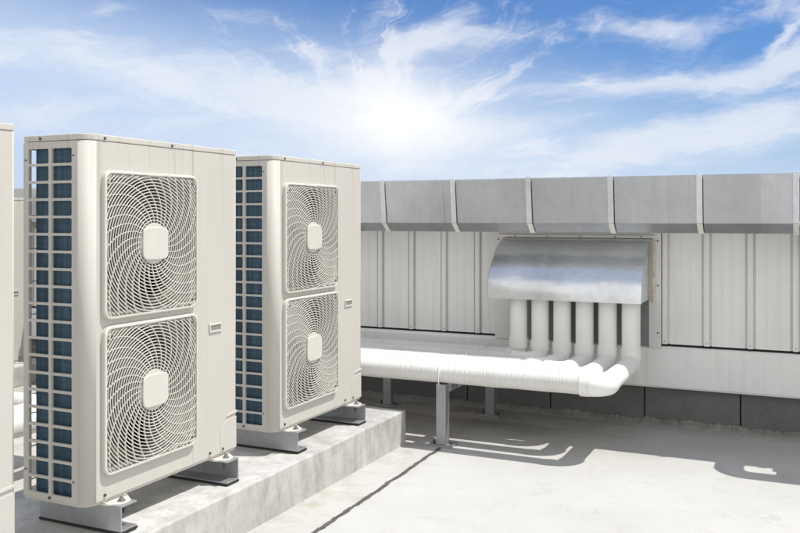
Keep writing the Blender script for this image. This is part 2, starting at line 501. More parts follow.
# ------------------------------------------------------------------ hood
hood = thing('pipe_hood', 'shiny curved sheet metal hood on the white wall over the six pipe risers', 'hood', (-1.44, 5.868, .82))
def hobj(name, bm, mat, **k):
    for v in bm.verts: v.co -= Vector((-1.44, 5.868, .82))
    return obj(name, bm, mat, k.pop('parent', hood), **k)
HX0, HX1, HT, HB, HY, HD = -1.918, -.925, 1.215, .822, 5.862, .415
def hprof(off=0.0, n=26):
    out = []
    for i in range(n+1):
        t = (i/n)**1.35
        d = math.sin(t*PI/2)**.54
        out.append((HY-d*(HD+off), HT+off-(HT-HB+off)*t))
    return out
po = hprof(0); pi_ = hprof(-.003)
bm = bmesh.new()
sx = 24
def sheet(pp):
    g = [[bm.verts.new((HX0+(HX1-HX0)*i/sx, y, z)) for y, z in pp] for i in range(sx+1)]
    for a, b in zip(g, g[1:]):
        for k in range(len(pp)-1): bm.faces.new((a[k], a[k+1], b[k+1], b[k]))
sheet(po); sheet(pi_)
for xe in (HX0, HX1):        # the cut edges of the sheet
    e0 = [bm.verts.new((xe, y, z)) for y, z in po]; e1 = [bm.verts.new((xe, y, z)) for y, z in pi_]
    for k in range(len(po)-1): bm.faces.new((e0[k], e0[k+1], e1[k+1], e1[k]))
bm.faces.new([bm.verts.new(p) for p in ((HX0, *po[-1]), (HX1, *po[-1]), (HX1, *pi_[-1]), (HX0, *pi_[-1]))])
ho = hobj('hood_cover', bm, M['hood'], smooth=True, angle=60)
# folded edge bead on both ends
bm = bmesh.new()
for xe in (HX0-.003, HX1+.003):
    tube(bm, [(xe, y, z) for y, z in hprof(.0005)], .002, 8)
hobj('edge_bead', bm, M['galv'], smooth=True)
for xe in (HX0+.006, HX1-.012):
    bm = bmesh.new()
    prism(bm, [(y+.003, z-.002) for y, z in po]+[(HY, HB)], 'x', xe, xe+.003)
    hobj('end_panel', bm, M['hood'])
# flange plate on the wall, open in the middle
bm = bmesh.new()
FX0, FX1, FZ0, FZ1 = -2.005, -.868, .500, 1.2565
OX0, OX1, OZ0, OZ1 = -1.845, -.945, .520, 1.18
box(bm, FX0, OX0, 5.858, 5.868, FZ0, FZ1); box(bm, OX1, FX1, 5.858, 5.868, FZ0, FZ1)
box(bm, OX0+.0005, OX1-.0005, 5.858, 5.868, OZ1, FZ1)
hobj('wall_flange', bm, M['plate'], bevel=.0015)
bm = bmesh.new(); box(bm, -1.975, -.905, 5.835, 5.8575, 1.2155, 1.2375)
hobj('top_lip', bm, M['plate'], bevel=.004)
bm = bmesh.new(); box(bm, OX0, OX1, 5.862, 5.8665, FZ0+.01, OZ1)
hobj('back_plate', bm, M['greyplate'])
bm = bmesh.new()
tube(bm, [(HX1+.012+.003*mnoise.noise(Vector((z*30, 0, 0))), 5.850, z) for z in [HB-.02+.02*i for i in range(21)]], .011, 8)
hobj('caulk_bead', bm, M['caulk'], smooth=True)
bm = bmesh.new()
for (px, pz) in [(-.888, 1.20), (-.888, .91), (-.888, .60), (-1.98, 1.2), (-1.98, .9)]: cyl(bm, (px, pz), 'y', .0055, 5.854, 5.860, 10)
for px in (-1.85, -1.62, -1.39, -1.16, -.99): cyl(bm, (px, 1.2265), 'y', .0045, 5.831, 5.838, 10)
hobj('screw', bm, M['screw'])

# ------------------------------------------------------------------ pipes
PR = .0575
RY = 5.575          # risers stand in one line
PZ = .430
RX = [-1.742+.1468*k for k in range(6)]
RUNY = [5.575, 5.390, 5.2195, 5.104, 4.944, 4.785]
ords = ['leftmost and rearmost', 'second from the left', 'third from the left', 'fourth from the left', 'second from the right', 'rightmost and frontmost']
ENDX = -5.2
def ring_collar(bm, c, axis, r, a0, a1):
    cyl(bm, c, axis, r, a0, a1, 32)
for k in range(6):
    X, Y = RX[k], RUNY[k]
    root = thing('insulated_pipe', 'white lagged pipe with its riser %s of the six under the hood' % ords[k], 'pipe', (X, RY, PZ-PR), group='lagged pipes under the hood')
    O = Vector((X, RY, PZ-PR))
    def pobj(name, bm, mat, parent=None, **kw):
        for v in bm.verts: v.co -= O
        return obj(name, bm, mat, parent or root, **kw)
    R1 = .066
    first = (k == 0)
    u = Vector((-1, 0, 0)) if first else Vector((0, -1, 0))
    # riser: out of the wall, bend, down
    bm = bmesh.new()
    zt = .90
    pts = [Vector((X, 5.862, zt+.085))]+[p for p in arc((X, RY+.085, zt), (0, 0, 1), (0, -1, 0), .085, 0, PI/2, 8)]+[Vector((X, RY, .7)), Vector((X, RY, PZ+R1+.02))]
    tube(bm, pts, PR, 28)
    riser = pobj('riser', bm, M['pvc'], smooth=True, angle=35)
    bm = bmesh.new()
    zc = .462+.026*(1-k/5)
    cyl(bm, (X, RY), 'z', PR+.0065, zc, zc+.068, 32)
    pobj('collar', bm, M['pvc'], riser, smooth=True, angle=35, bevel=.002)
    # lower elbow
    bm = bmesh.new()
    c = Vector((X, RY, PZ+R1))+u*R1
    el = arc(c, -u, (0, 0, -1), R1, 0, PI/2, 10)
    tube(bm, el, PR+.002, 28)
    pobj('elbow', bm, M['pvc'], smooth=True, angle=35)
    sx0 = X-R1
    if not first:
        # leg towards the viewer and the second elbow
        bm = bmesh.new()
        R2 = .085
        yend = Y+R2
        tube(bm, [(X, RY-R1, PZ), (X, yend, PZ)], PR, 28)
        pobj('cross_leg', bm, M['pvc'], smooth=True, angle=35)
        bm = bmesh.new()
        el = arc((X-R2, Y+R2, PZ), (1, 0, 0), (0, -1, 0), R2, 0, PI/2, 10)
        tube(bm, el, PR+.0055, 28)
        # bands at both mouths of the elbow
        cyl(bm, (X, PZ), 'y', PR+.0065, yend-.003, yend+.03, 32)
        cyl(bm, (Y, PZ), 'x', PR+.0075, X-R2-.045, X-R2+.003, 32)
        pobj('elbow', bm, M['pvc'], smooth=True, angle=35)
        sx0 = X-R2-.04
    # long lagged run, slightly uneven
    bm = bmesh.new()
    nseg = 110
    pts, rs = [], []
    for i in range(nseg+1):
        xx = sx0+(ENDX-sx0)*i/nseg
        pts.append((xx, Y+.004*mnoise.noise(Vector((xx*1.3, k*5, 0))), PZ+.004*mnoise.noise(Vector((xx*1.1, k*5, 9)))))
        rs.append(PR+.0025*mnoise.noise(Vector((xx*7, k*3, 4))))
    tube(bm, pts, rs, 32)
    run = pobj('pipe_run', bm, M['lag'], smooth=True, angle=35)
    bm = bmesh.new()
    for xs_ in (-1.966, -2.745):
        for (dz) in (0,):
            tube(bm, arc((xs_, Y, PZ), (0, 1, 0), (0, 0, 1), PR+.002, -.15, PI+.15, 16), .0035, 6)
            for sgn in (-1, 1):
                tube(bm, [(xs_, Y+sgn*(PR+.0015), PZ), (xs_, Y+sgn*(PR+.0015), PZ-PR-.002)], .0035, 6)
    pobj('strap', bm, M['pvc'], run, smooth=True)

# stands under the bundle
def stand(x, label):
    st = thing('pipe_stand', label, 'pipe stand', (x, 4.79, 0), group='steel stands under the pipe bundle')
    def so_(name, bm, mat, parent=st, **k):
        return obj(name, bm, mat, parent, **k)
    H = PZ-PR-.006
    def channel(y0, y1, z0, z1):
        bm = bmesh.new(); t = .005
        box(bm, -.030, .030, y0, y0+t, z0, z1)
        box(bm, -.030, -.030+t, y0+t+.0002, y1, z0, z1); box(bm, .030-t, .030, y0+t+.0002, y1, z0, z1)
        box(bm, -.030, .030, y1+.0002, y1+t, z0, z1)
        return bm
    so_('post', channel(-.030, .026, .010, H), M['galv'], bevel=.002)
    so_('post', channel(.84, .896, .010, H-.045), M['galv'], bevel=.002)
    for yc in (0, .865):
        bm = bmesh.new(); box(bm, -.075, .075, yc-.055, yc+.055, .0005, .0095)
        bp = so_('base_plate', bm, M['galv'], bevel=.002)
        bm = bmesh.new()
        for sx_ in (-.055, .055):
            cyl(bm, (sx_, yc), 'z', .010, .0097, .018, 6); cyl(bm, (sx_, yc), 'z', .005, .018, .028, 8)
        so_('anchor_bolt', bm, M['screw'], bp)
    # slotted arm carrying the pipes
    bm = bmesh.new(); t = .004
    y = .034
    box(bm, -.025, .025, .0335, .835, H-.004, H)
    while y < .83:
        for xa in (-.025, .025-t):
            box(bm, xa, xa+t, y, min(y+.040, .835), H-.052, H-.0042)
        y += .052
    for xa in (-.025+t+.0002, .025-2*t-.0002): box(bm, xa, xa+t, .0335, .835, H-.058, H-.040)
    so_('arm', bm, M['galv'])
    return st
stand(-1.966, 'galvanised pipe stand standing on the sunlit floor at the head of the crack')
stand(-2.745, 'galvanised pipe stand in deep shade behind the end of the plinth')

# ------------------------------------------------------------------ condenser unit
W, D, H = .895, .312, 1.34
U = thing('condenser_unit', 'x', 'condenser unit', (0, 0, 0), group='twin fan condenser units on the plinth')
def uobj(name, bm, mat, parent=None, **k): return obj(name, bm, mat, parent or U, **k)
GY, GH = .530, .545       # fan guard width and height
G_Y0 = .0685
GZ = (.097, .666)
def build_unit():
    ZB, ZT = .012, H-.0245
    # front shell: rounded left corner, front sheet with two square openings, right corner, right end sheet
    bm = bmesh.new()
    rc = .045
    n = 10
    plan = [(-.0585, 0.0), (-rc, 0.0)]+[(-rc+rc*math.sin(.5*PI*i/n), rc-rc*math.cos(.5*PI*i/n)) for i in range(1, n+1)]
    # (x, y)
    a = [bm.verts.new((x, y, ZB)) for x, y in plan]; b = [bm.verts.new((x, y, ZT)) for x, y in plan]
    for i in range(len(plan)-1): bm.faces.new((a[i], a[i+1], b[i+1], b[i]))
    ys = [rc, G_Y0+.025, G_Y0+GY-.025, .5875]
    zs = [ZB, GZ[0]+.025, GZ[0]+GH-.025, GZ[1]+.025, GZ[1]+GH-.025, ZT]
    gv = {}
    def V(i, j):
        if (i, j) not in gv: gv[i, j] = bm.verts.new((0, ys[i], zs[j]))
        return gv[i, j]
    for i in range(3):
        for j in range(5):
            if i == 1 and j in (1, 3): continue
            bm.faces.new((V(i, j), V(i+1, j), V(i+1, j+1), V(i, j+1)))
    bmesh.ops.remove_doubles(bm, verts=bm.verts, dist=1e-5)
    # lower stiffening return
    casing = uobj('casing', bm, M['paint'], smooth=True, angle=40, flat_axis=True)
    m = casing.modifiers.new('thick', 'SOLIDIFY'); m.thickness = .003; m.offset = -1
    # right hand service panel (own sheet, a hairline joint beside it), wraps round the right corner
    bm = bmesh.new()
    r2 = .012
    pl = [(0.0, .5889)]+[(-r2+r2*math.cos(.5*PI*i/5), W-r2+r2*math.sin(.5*PI*i/5)) for i in range(6)]+[(-D+.006, W)]
    cut = ZB
    a = [bm.verts.new((x, y, cut)) for x, y in pl]; b = [bm.verts.new((x, y, ZT)) for x, y in pl]
    for i in range(len(pl)-1): bm.faces.new((a[i], a[i+1], b[i+1], b[i]))
    sp = uobj('service_panel', bm, M['paint'], smooth=True, angle=40, flat_axis=True)
    m = sp.modifiers.new('thick', 'SOLIDIFY'); m.thickness = .003; m.offset = -1
    # moulded step on the cover: raised corner shape with a finger recess on top
    bm = bmesh.new()
    out = [(.775, .013), (W-.004, .013), (W-.004, .152), (.830, .146), (.800, .136), (.785, .118), (.775, .09)]
    prism(bm, out, 'x', -.001, .0016)
    cc = uobj('pipe_cover', bm, M['paint'], bevel=.0012)
    bm = bmesh.new()
    prism(bm, [(.815, .1615), (W-.004, .1665), (W-.004, .179), (.85, .176), (.828, .170)], 'x', -.001, .005)
    uobj('finger_lip', bm, M['paint'], sp, bevel=.002)
    bm = bmesh.new()
    for (yy, zz) in ((.803, .045), (.803, .105), (.86, .045)):
        tube(bm, [Vector((.0016, yy, zz))+Vector((0, math.cos(q), math.sin(q)))*.013 for q in [2*PI*i/20 for i in range(21)]], .0005, 5)
    uobj('knockout', bm, M['paint_smooth'], cc)
    # side grille: sheet with 2 x 20 windows
    xs = [-.0585, -.073, -.172, -.1865, -.287, -D]
    z0, z1 = .026, 1.2945
    nR = 20; pitch = (z1-z0)/nR; bar = .0095
    zs = [ZB]
    for r in range(nR): zs += [z0+r*pitch+bar/2, z0+(r+1)*pitch-bar/2]
    zs.append(ZT)
    bm = bmesh.new(); gv = {}
    def V2(i, j):
        if (i, j) not in gv: gv[i, j] = bm.verts.new((xs[i], 0, zs[j]))
        return gv[i, j]
    ch = .004
    for i in range(5):
        for j in range(len(zs)-1):
            if i in (1, 3) and j % 2 == 1:
                # window: only the four corner fillets are metal
                xa, xb, za, zb = xs[i+1], xs[i], zs[j], zs[j+1]
                for (cx, cz, dx, dz, vv) in ((xa, za, 1, 1, V2(i+1, j)), (xb, za, -1, 1, V2(i, j)), (xb, zb, -1, -1, V2(i, j+1)), (xa, zb, 1, -1, V2(i+1, j+1))):
                    p1 = bm.verts.new((cx+dx*ch, 0, cz)); p2 = bm.verts.new((cx, 0, cz+dz*ch))
                    bm.faces.new((vv, p1, p2))
                continue
            bm.faces.new((V2(i, j), V2(i+1, j), V2(i+1, j+1), V2(i, j+1)))
    for v in bm.verts: v.co.y = 0
    # orient all outward (-Y)
    me_o = uobj('side_grille', bm, M['paint'])
    me = me_o.data
    b2 = bmesh.new(); b2.from_mesh(me)
    for f in b2.faces:
        f.normal_update()
        if f.normal.y > 0: f.normal_flip()
    b2.to_mesh(me); b2.free()
    m = me_o.modifiers.new('thick', 'SOLIDIFY'); m.thickness = .010; m.offset = -1
    # screws on the side sheet
    bm = bmesh.new()
    for (xx, zz) in ((-.18, .0185), (-.064, 1.262), (-.064, .09), (-.30, 1.25), (-.30, .11)):
        cyl(bm, (xx, zz), 'y', .0055 if zz < .04 else .0028, -.004, .002, 10)
    uobj('screw', bm, M['screw'], me_o)
    # coil behind the grille, turning along the rear
    bm = bmesh.new()
    box(bm, -.272, -.060, .022, .050, .02, H-.03)
    box(bm, -.300, -.276, .16, W-.05, .03, H-.04)
    box(bm, -.2755, -.262, .0505, .17, .03, H-.04)
    uobj('coil', bm, M['coil'])
    bm = bmesh.new()
    box(bm, -.058, -.050, .051, .060, .02, H-.03)      # partition keeps the fan chamber dark
    box(bm, -.262, -.072, .64, .652, .02, H-.03)
    uobj('partition', bm, M['dark'])
    # rear frame
    bm = bmesh.new()
    box(bm, -D+.001, -D+.012, .0115, .026, .02, H-.03); box(bm, -D+.001, -D+.012, W-.03, W-.004, .02, H-.03)
    zz = .06
    while zz < 1.30:
        box(bm, -D+.003, -D+.006, .0305, W-.031, zz, zz+.004); zz += .123
    uobj('rear_frame', bm, M['paint'])
    # base pan and top lid
    bm = bmesh.new()
    prism(bm, rrect(-D, -.004, .004, W-.003, (.004, .05, .01, .004), 8), 'z', 0, .014)
    uobj('base_pan', bm, M['paint'], bevel=.002)
    bm = bmesh.new()
    prism(bm, rrect(-D-.0005, .0008, -.0008, W+.0008, (.006, rc+.0008, .012, .006), 10), 'z', H-.0225, H)
    lid = uobj('top_cover', bm, M['paint'], bevel=.004, seg=3)
    bm = bmesh.new()
    for yy in (.085, .455): cyl(bm, (yy, H-.013), 'x', .0052, .0005, .005, 10)
    for xx in (-.225,): cyl(bm, (xx, H-.013), 'y', .0052, -.005, -.0005, 10)
    uobj('screw', bm, M['screw'], lid)
        # badge
    bm = bmesh.new()
    bc, bw, bh = (.737, .564), .043, .017
    def ringx(bm, o, i_, x0, x1):
        pass
    box(bm, .0005, .0065, bc[0]-bw, bc[0]+bw, bc[1]+bh-.006, bc[1]+bh+.002); box(bm, .0005, .0065, bc[0]-bw, bc[0]+bw, bc[1]-bh-.002, bc[1]-bh+.006)
    box(bm, .0005, .0065, bc[0]-bw, bc[0]-bw+.008, bc[1]-bh+.0062, bc[1]+bh-.0062); box(bm, .0005, .0065, bc[0]+bw-.008, bc[0]+bw, bc[1]-bh+.0062, bc[1]+bh-.0062)
    bd = uobj('badge', bm, M['paint_smooth'], bevel=.002)
    bm = bmesh.new(); box(bm, .0005, .0035, bc[0]-bw+.0085, bc[0]+bw-.0085, bc[1]-bh+.0065, bc[1]+bh-.0065)
    uobj('badge_plate', bm, M['badge'], bd)
    # small screws low on the front
    bm = bmesh.new()
    for (yy, zz) in ((.085, .028), (.70, .03), (.79, .028)): cyl(bm, (yy, zz), 'x', .0055, -.001, .006, 10)
    uobj('screw', bm, M['screw'], casing)
    # fans
    for gi, gz in enumerate(GZ):
        cy, cz = G_Y0+GY/2, gz+GH/2
        # shroud: plate with a round mouth
        bm = bmesh.new()
        seg = 96; hs = .262; rh = .246
        sq, ci, be, be2 = [], [], [], []
        for i in range(seg):
            t = 2*PI*i/seg; c_, s_ = math.cos(t), math.sin(t)
            k = hs/max(abs(c_), abs(s_))
            sq.append(bm.verts.new((-.026, cy+k*c_, cz+k*s_)))
            ci.append(bm.verts.new((-.030, cy+(rh+.006)*c_, cz+(rh+.006)*s_)))
            be.append(bm.verts.new((-.040, cy+(rh-.006)*c_, cz+(rh-.006)*s_)))
            be2.append(bm.verts.new((-.085, cy+(rh-.014)*c_, cz+(rh-.014)*s_)))
        for A_, B_ in ((sq, ci), (ci, be), (be, be2)):
            for i in range(seg): bm.faces.new((A_[i], A_[(i+1) % seg], B_[(i+1) % seg], B_[i]))
        uobj('fan_shroud', bm, M['inner'], smooth=True, angle=50)
        # propeller at rest
        bm = bmesh.new()
        cyl(bm, (cy, cz), 'x', .062, -.075, -.034, 28, .055)
        for bl in range(4):
            t0 = 2*PI*bl/4+.35+gi*.6
            rows = []
            for ri in range(9):
                rr = .055+(.228-.055)*ri/8
                spn = .62+.25*ri/8; sw = .35*ri/8
                row = []
                for q in range(9):
                    f_ = q/8
                    t = t0+sw+spn*(f_-.5)*1.35
                    row.append(bm.verts.new((-.038-.042*f_+.004*math.sin(f_*PI), cy+rr*math.cos(t), cz+rr*math.sin(t))))
                rows.append(row)
            for a_, b_ in zip(rows, rows[1:]):
                for q in range(8): bm.faces.new((a_[q], a_[q+1], b_[q+1], b_[q]))
        uobj('fan', bm, M['fan'], smooth=True)
        # guard
        bm = bmesh.new()
        y0, y1, za, zb = G_Y0, G_Y0+GY, gz, gz+GH
        o_ = rrect(y0, y1, za, zb, (.035,)*4, 8); o2 = rrect(y0+.004, y1-.004, za+.004, zb-.004, (.033,)*4, 8)
        i_ = rrect(y0+.010, y1-.010, za+.010, zb-.010, (.027,)*4, 8)
        lay = [(o_, .0005), (o_, .0165), (o2, .0195), (i_, .0195), (i_, .001)]
        vs = [[bm.verts.new((x, p[0], p[1])) for p in pp] for pp, x in lay]
        nn = len(o_)
        for A_, B_ in zip(vs, vs[1:]):
            for i in range(nn): bm.faces.new((A_[i], A_[(i+1) % nn], B_[(i+1) % nn], B_[i]))
        ly, lz = GY/2-.009, GH/2-.009; cr = .027
        def inside(y, z):
            ay, az = abs(y-cy), abs(z-cz)
            if ay > ly or az > lz: return False
            if ay > ly-cr and az > lz-cr: return math.hypot(ay-ly+cr, az-lz+cr) <= cr
            return True
        def ribbon(pts, w, x0, x1):
            # pts in (y,z); width w; from depth x0 to x1
            prev = None
            for i, (y, z) in enumerate(pts):
                a_ = pts[max(i-1, 0)]; b_ = pts[min(i+1, len(pts)-1)]
                ty, tz = b_[0]-a_[0], b_[1]-a_[1]; l_ = math.hypot(ty, tz) or 1
                ny_, nz_ = -tz/l_*w/2, ty/l_*w/2
                cur = [bm.verts.new((x1, y+ny_, z+nz_)), bm.verts.new((x1, y-ny_, z-nz_)), bm.verts.new((x0, y-ny_, z-nz_)), bm.verts.new((x0, y+ny_, z+nz_))]
                if prev:
                    for q in range(4): bm.faces.new((prev[q], prev[(q+1) % 4], cur[(q+1) % 4], cur[q]))
                prev = cur
        rr = .078
        while rr < .376:
            sg = max(40, int(rr*420))
            runp = []
            for i in range(sg+1):
                t = PI/4+2*PI*i/sg
                p = (cy+rr*math.cos(t), cz+rr*math.sin(t))
                if inside(*p): runp.append(p)
                else:
                    if len(runp) > 1: ribbon(runp, .0032, .0135, .0174)
                    runp = []
            if len(runp) > 1: ribbon(runp, .0032, .0135, .0174)
            rr += .0122
        NR = 29
        for k in range(NR):
            p0 = 2*PI*k/NR
            pts = []
            for i in range(41):
                r_ = .066+(.38-.066)*i/40
                t = p0+.82*((r_-.066)/.25)**1.2
                p = (cy+r_*math.cos(t), cz+r_*math.sin(t))
                if not inside(*p): break
                pts.append(p)
            ribbon(pts, .0025, .0104, .0168)
        # corner lugs
        for sy in (-1, 1):
            for sz in (-1, 1):
                yy, zz = cy+sy*(GY/2-.036), cz+sz*(GH/2-.036)
                cyl(bm, (yy, zz), 'x', .010, -.026, .014, 12)
        fg = uobj('fan_guard', bm, M['paint_smooth'])
        # hub
        bm = bmesh.new()
        cyl(bm, (cy, cz), 'x', .082, .008, .0176, 40, .078)
        hb = uobj('hub_ring', bm, M['paint_smooth'], fg, smooth=True)
        bm = bmesh.new()
        pts = []
        for (a0, a1) in (((-1, -1), (1, -1)), ((1, -1), (1, 1)), ((1, 1), (-1, 1)), ((-1, 1), (-1, -1))):
            for i in range(12):
                f_ = (i+.5)/12
                y = a0[0]+(a1[0]-a0[0])*f_; z = a0[1]+(a1[1]-a0[1])*f_
                bul = 1+.07*(1-(2*f_-1)**2)
                if a0[0] == a1[0]: y *= bul
                else: z *= bul
                # soften corners
                m_ = max(abs(y), abs(z))
                pts.append((cy+.068*y*(1 if min(abs(y), abs(z)) < .88 else .96), cz+.060*z*(1 if min(abs(y), abs(z)) < .88 else .96)))
        prism(bm, pts, 'x', .0178, .0265)
        uobj('hub_cap', bm, M['paint_smooth'], fg, bevel=.004, seg=3)
        bm = bmesh.new()
        for sy in (-1, 1):
            for sz in (-1, 1):
                cyl(bm, (cy+sy*(GY/2-.036), cz+sz*(GH/2-.036)), 'x', .0060, .0142, .0185, 8)
        uobj('screw', bm, M['screw'], fg)
    # mounting feet at the front
    for yc in FOOT_Y:
        bm = bmesh.new()
        for (x0, x1, h0, h1, z0_, z1_) in ((-.05, .012, .055, .055, -.006, -.001), ):
            pass
        out = [(-.06, yc-.058), (.012, yc-.058), (.048, yc-.034), (.058, yc-.012), (.058, yc+.012), (.048, yc+.034), (.012, yc+.058), (-.06, yc+.058)]
        prism(bm, out, 'z', -.0085, -.0025)
        # raised side gussets
        for sg in (-1, 1):
            A_ = [(-.03, -.0024), (.020, -.0024), (.004, .004), (-.03, .004)]
            ya, yb = yc+sg*.056, yc+sg*.0515
            prism(bm, A_, 'y', min(ya, yb), max(ya, yb))
        ft = uobj('mounting_foot', bm, M['paint_smooth'], bevel=.0015)
        bm = bmesh.new()
        cyl(bm, (.034, yc), 'z', .015, -.0023, .001, 16); cyl(bm, (.034, yc), 'z', .0095, .001, .010, 6); cyl(bm, (.034, yc), 'z', .005, .010, .017, 8)
        uobj('bolt', bm, M['bolt'], ft)
FOOT_Y = (.135, .770)
build_unit()

UX, UZ = -2.32, .313
U.location = (UX, 2.327, UZ)
U['label'] = 'large twin fan condenser unit, the nearer of the two shown whole on the plinth'
def put_unit(x, y, z, label, group='twin fan condenser units on the plinth'):
    c = copy_tree(U); c.location = (x, y, z); c['label'] = label; c['group'] = group
    return c
put_unit(UX, 3.530, UZ, 'twin fan condenser unit at the far end of the plinth next to the white pipes')
put_unit(UX, 1.124, UZ, 'condenser unit cut off by the left edge of the photo, only a cream strip showing')
put_unit(-5.86, 4.352, .176, 'distant condenser unit glimpsed in the gap behind the row on the plinth', 'condenser units of the second row')

# steel channel beams under the units
def ibeam(y, side, label):
    root = thing('steel_beam', label, 'beam', (UX+.07, y, PH), group='steel beams between units and plinth')
    w, h, t = .042, UZ-PH-.009-.010, .006
    L0, L1 = -.40, 0
    z = .0115
    bm = bmesh.new()
    g = side     # the web stands on this side, the flanges point away from it
    out = [(g*w, z), (g*w, z+h), (-g*w, z+h), (-g*w, z+h-t), (g*(w-t), z+h-t), (g*(w-t), z+t), (-g*w, z+t), (-g*w, z)]
    prism(bm, out, 'x', L0, L1)
    obj('beam', bm, M['galv'], root, bevel=.0012)
    bm = bmesh.new(); box(bm, L0-.006, L1+.003, -w-.002, w+.002, .003, .0113)
    obj('rubber_pad', bm, M['rubber'], root, bevel=.002)
    bm = bmesh.new()
    cyl(bm, (-.036, -side*.012), 'z', .010, z+h-t-.014, z+h-t-.0005, 6); cyl(bm, (-.036, -side*.012), 'z', .0055, z+h-t-.034, z+h-t-.014, 8)
    obj('bolt', bm, M['screw'], root)
    return root
for y, sd, lab in ((2.327+.135, -1, 'steel channel beam under the near left end of the larger condenser unit'),
               (2.327+.770, 1, 'steel channel beam under the far right end of the larger condenser unit'),
               (3.530+.135, -1, 'steel channel beam under the left end of the farther condenser unit'),
               (3.530+.770, 1, 'steel channel beam under the right end of the farther unit near the plinth end'),
               (1.124+.770, 1, 'steel channel beam under the cut off unit at the left edge')):
    ibeam(y, sd, lab)

# ------------------------------------------------------------------ second row, seen through the gap on the left
bm = bmesh.new(); box(bm, -6.3, -5.72, .5, 5.35, -.002, .165)
tag(obj('concrete_plinth', bm, M['plinth'], bevel=.01), 'distant concrete plinth of the second row glimpsed through the gap at left', 'plinth')
for k, (x, z, r) in enumerate(((-3.62, .30, .06), (-3.79, .30, .06), (-4.95, .40, .085))):
    bm = bmesh.new()
    tube(bm, [(x, yy, z) for yy in (-1.2, 0, 1, 2, 3, 3.4)]+[Vector(p) for p in arc((x-.15, 3.4, z), (1, 0, 0), (0, 1, 0), .15, 0, PI/2, 8)]+[(x-1.0+.3*k, 3.55, z)], r, 20)
    root = thing('ground_pipe', ('white floor pipe behind the units, nearest to their backs', 'white floor pipe behind the units, second from their backs', 'fat white floor pipe in front of the distant plinth')[k], 'pipe', (0, 0, 0), group='white pipes behind the units')
    obj('pipe_run', bm, M['lag'], root, smooth=True)
    bm = bmesh.new()
    for yy in (-.6, .9, 2.3):
        box(bm, x-.05, x+.05, yy-.03, yy+.03, 0, z-r+.003)
    obj('pipe_foot', bm, M['galv'], root, bevel=.003)

# pipe loop on the wall just right of the view; its shadow falls on the floor
root = thing('wall_pipe', 'white lagged pipe loop bracketed to the coping beyond the right edge', 'pipe', (.12, 5.36, 1.15))
bm = bmesh.new()
zz, yy, xx = 1.17, 5.130, .115
pts = [(xx, 5.85, zz)]+[(xx, 5.4, zz)]+arc((xx+.11, yy+.11, zz), (-1, 0, 0), (0, -1, 0), .11, 0, PI/2, 8)+[(xx+.5, yy, zz), (xx+2.5, yy, zz)]
tube(bm, pts, .07, 24)
for v in bm.verts: v.co -= Vector((.12, 5.36, 1.15))
obj('pipe_run', bm, M['lag'], root, smooth=True)
bm = bmesh.new()
for b in (.32, .98, 1.64): box(bm, b, b+.12, yy, 5.88, zz-.085, zz-.071)
box(bm, .30, 2.4, 5.245, 5.33, zz-.0845, zz-.0715)
for v in bm.verts: v.co -= Vector((.12, 5.36, 1.15))
obj('bracket', bm, M['galv'], root)

# ------------------------------------------------------------------ light and sky
SD = Vector((.43, .190, 1.0)).normalized()
elev = math.asin(SD.z); rot = math.atan2(SD.x, SD.y)
sun = bpy.data.lights.new('sun', 'SUN'); sun.energy = 4.25; sun.angle = math.radians(.5); sun.color = (1.0, .968, .92)
so = bpy.data.objects.new('sun', sun); COL.objects.link(so)
so.rotation_euler = SD.to_track_quat('Z', 'Y').to_euler(); so.location = SD*30

world = bpy.data.worlds.new('World'); scene.world = world; world.use_nodes = True
t = world.node_tree; t.nodes.clear()
class WW: pass
w = WW(); w.t = t
w.n = lambda kind, **kw: node(t, kind, **kw)
w.l = lambda a, b: t.links.new(a, b)
w.tc = w.n('ShaderNodeTexCoord')
sky = w.n('ShaderNodeTexSky', sky_type='NISHITA'); sky.sun_disc = False
sky.sun_elevation = elev; sky.sun_rotation = rot; sky.air_density = 1.0; sky.dust_density = .6; sky.ozone_density = 2.5
sep = w.n('ShaderNodeSeparateXYZ'); w.l(w.tc.outputs['Generated'], sep.inputs[0])
dx, dy, dz = sep.outputs
YAW = math.atan(408/870)
cY, sY = math.cos(YAW), math.sin(YAW)
# sky coordinates measured from the bearing (25 degrees west of the wall's normal) the roof looks out on
fwd = math_(w, 'ADD', math_(w, 'MULTIPLY', dx, -sY), math_(w, 'MULTIPLY', dy, cY))
rgt = math_(w, 'ADD', math_(w, 'MULTIPLY', dx, cY), math_(w, 'MULTIPLY', dy, sY))
az = math_(w, 'ARCTAN2', rgt, fwd)
el = math_(w, 'MAXIMUM', dz, 0.0)
def comb(x, y, z=0.0):
    c = w.n('ShaderNodeCombineXYZ')
    for i, v in enumerate((x, y, z)):
        if isinstance(v, (int, float)): c.inputs[i].default_value = v
        else: w.l(v, c.inputs[i])
    return c.outputs[0]
def nz(vec, scale, detail=8, rough=.6, dist=0.0):
    nd = w.n('ShaderNodeTexNoise'); nd.inputs['Scale'].default_value = scale; nd.inputs['Detail'].default_value = detail
    nd.inputs['Roughness'].default_value = rough; nd.inputs['Distortion'].default_value = dist
    w.l(vec, nd.inputs['Vector']); return nd.outputs['Fac']
def sstep(v, a, b, lo=0.0, hi=1.0):
    m = w.n('ShaderNodeMapRange', interpolation_type='SMOOTHSTEP')
    m.inputs['From Min'].default_value = a; m.inputs['From Max'].default_value = b
    m.inputs['To Min'].default_value = lo; m.inputs['To Max'].default_value = hi
    w.l(v, m.inputs['Value']); return m.outputs[0]
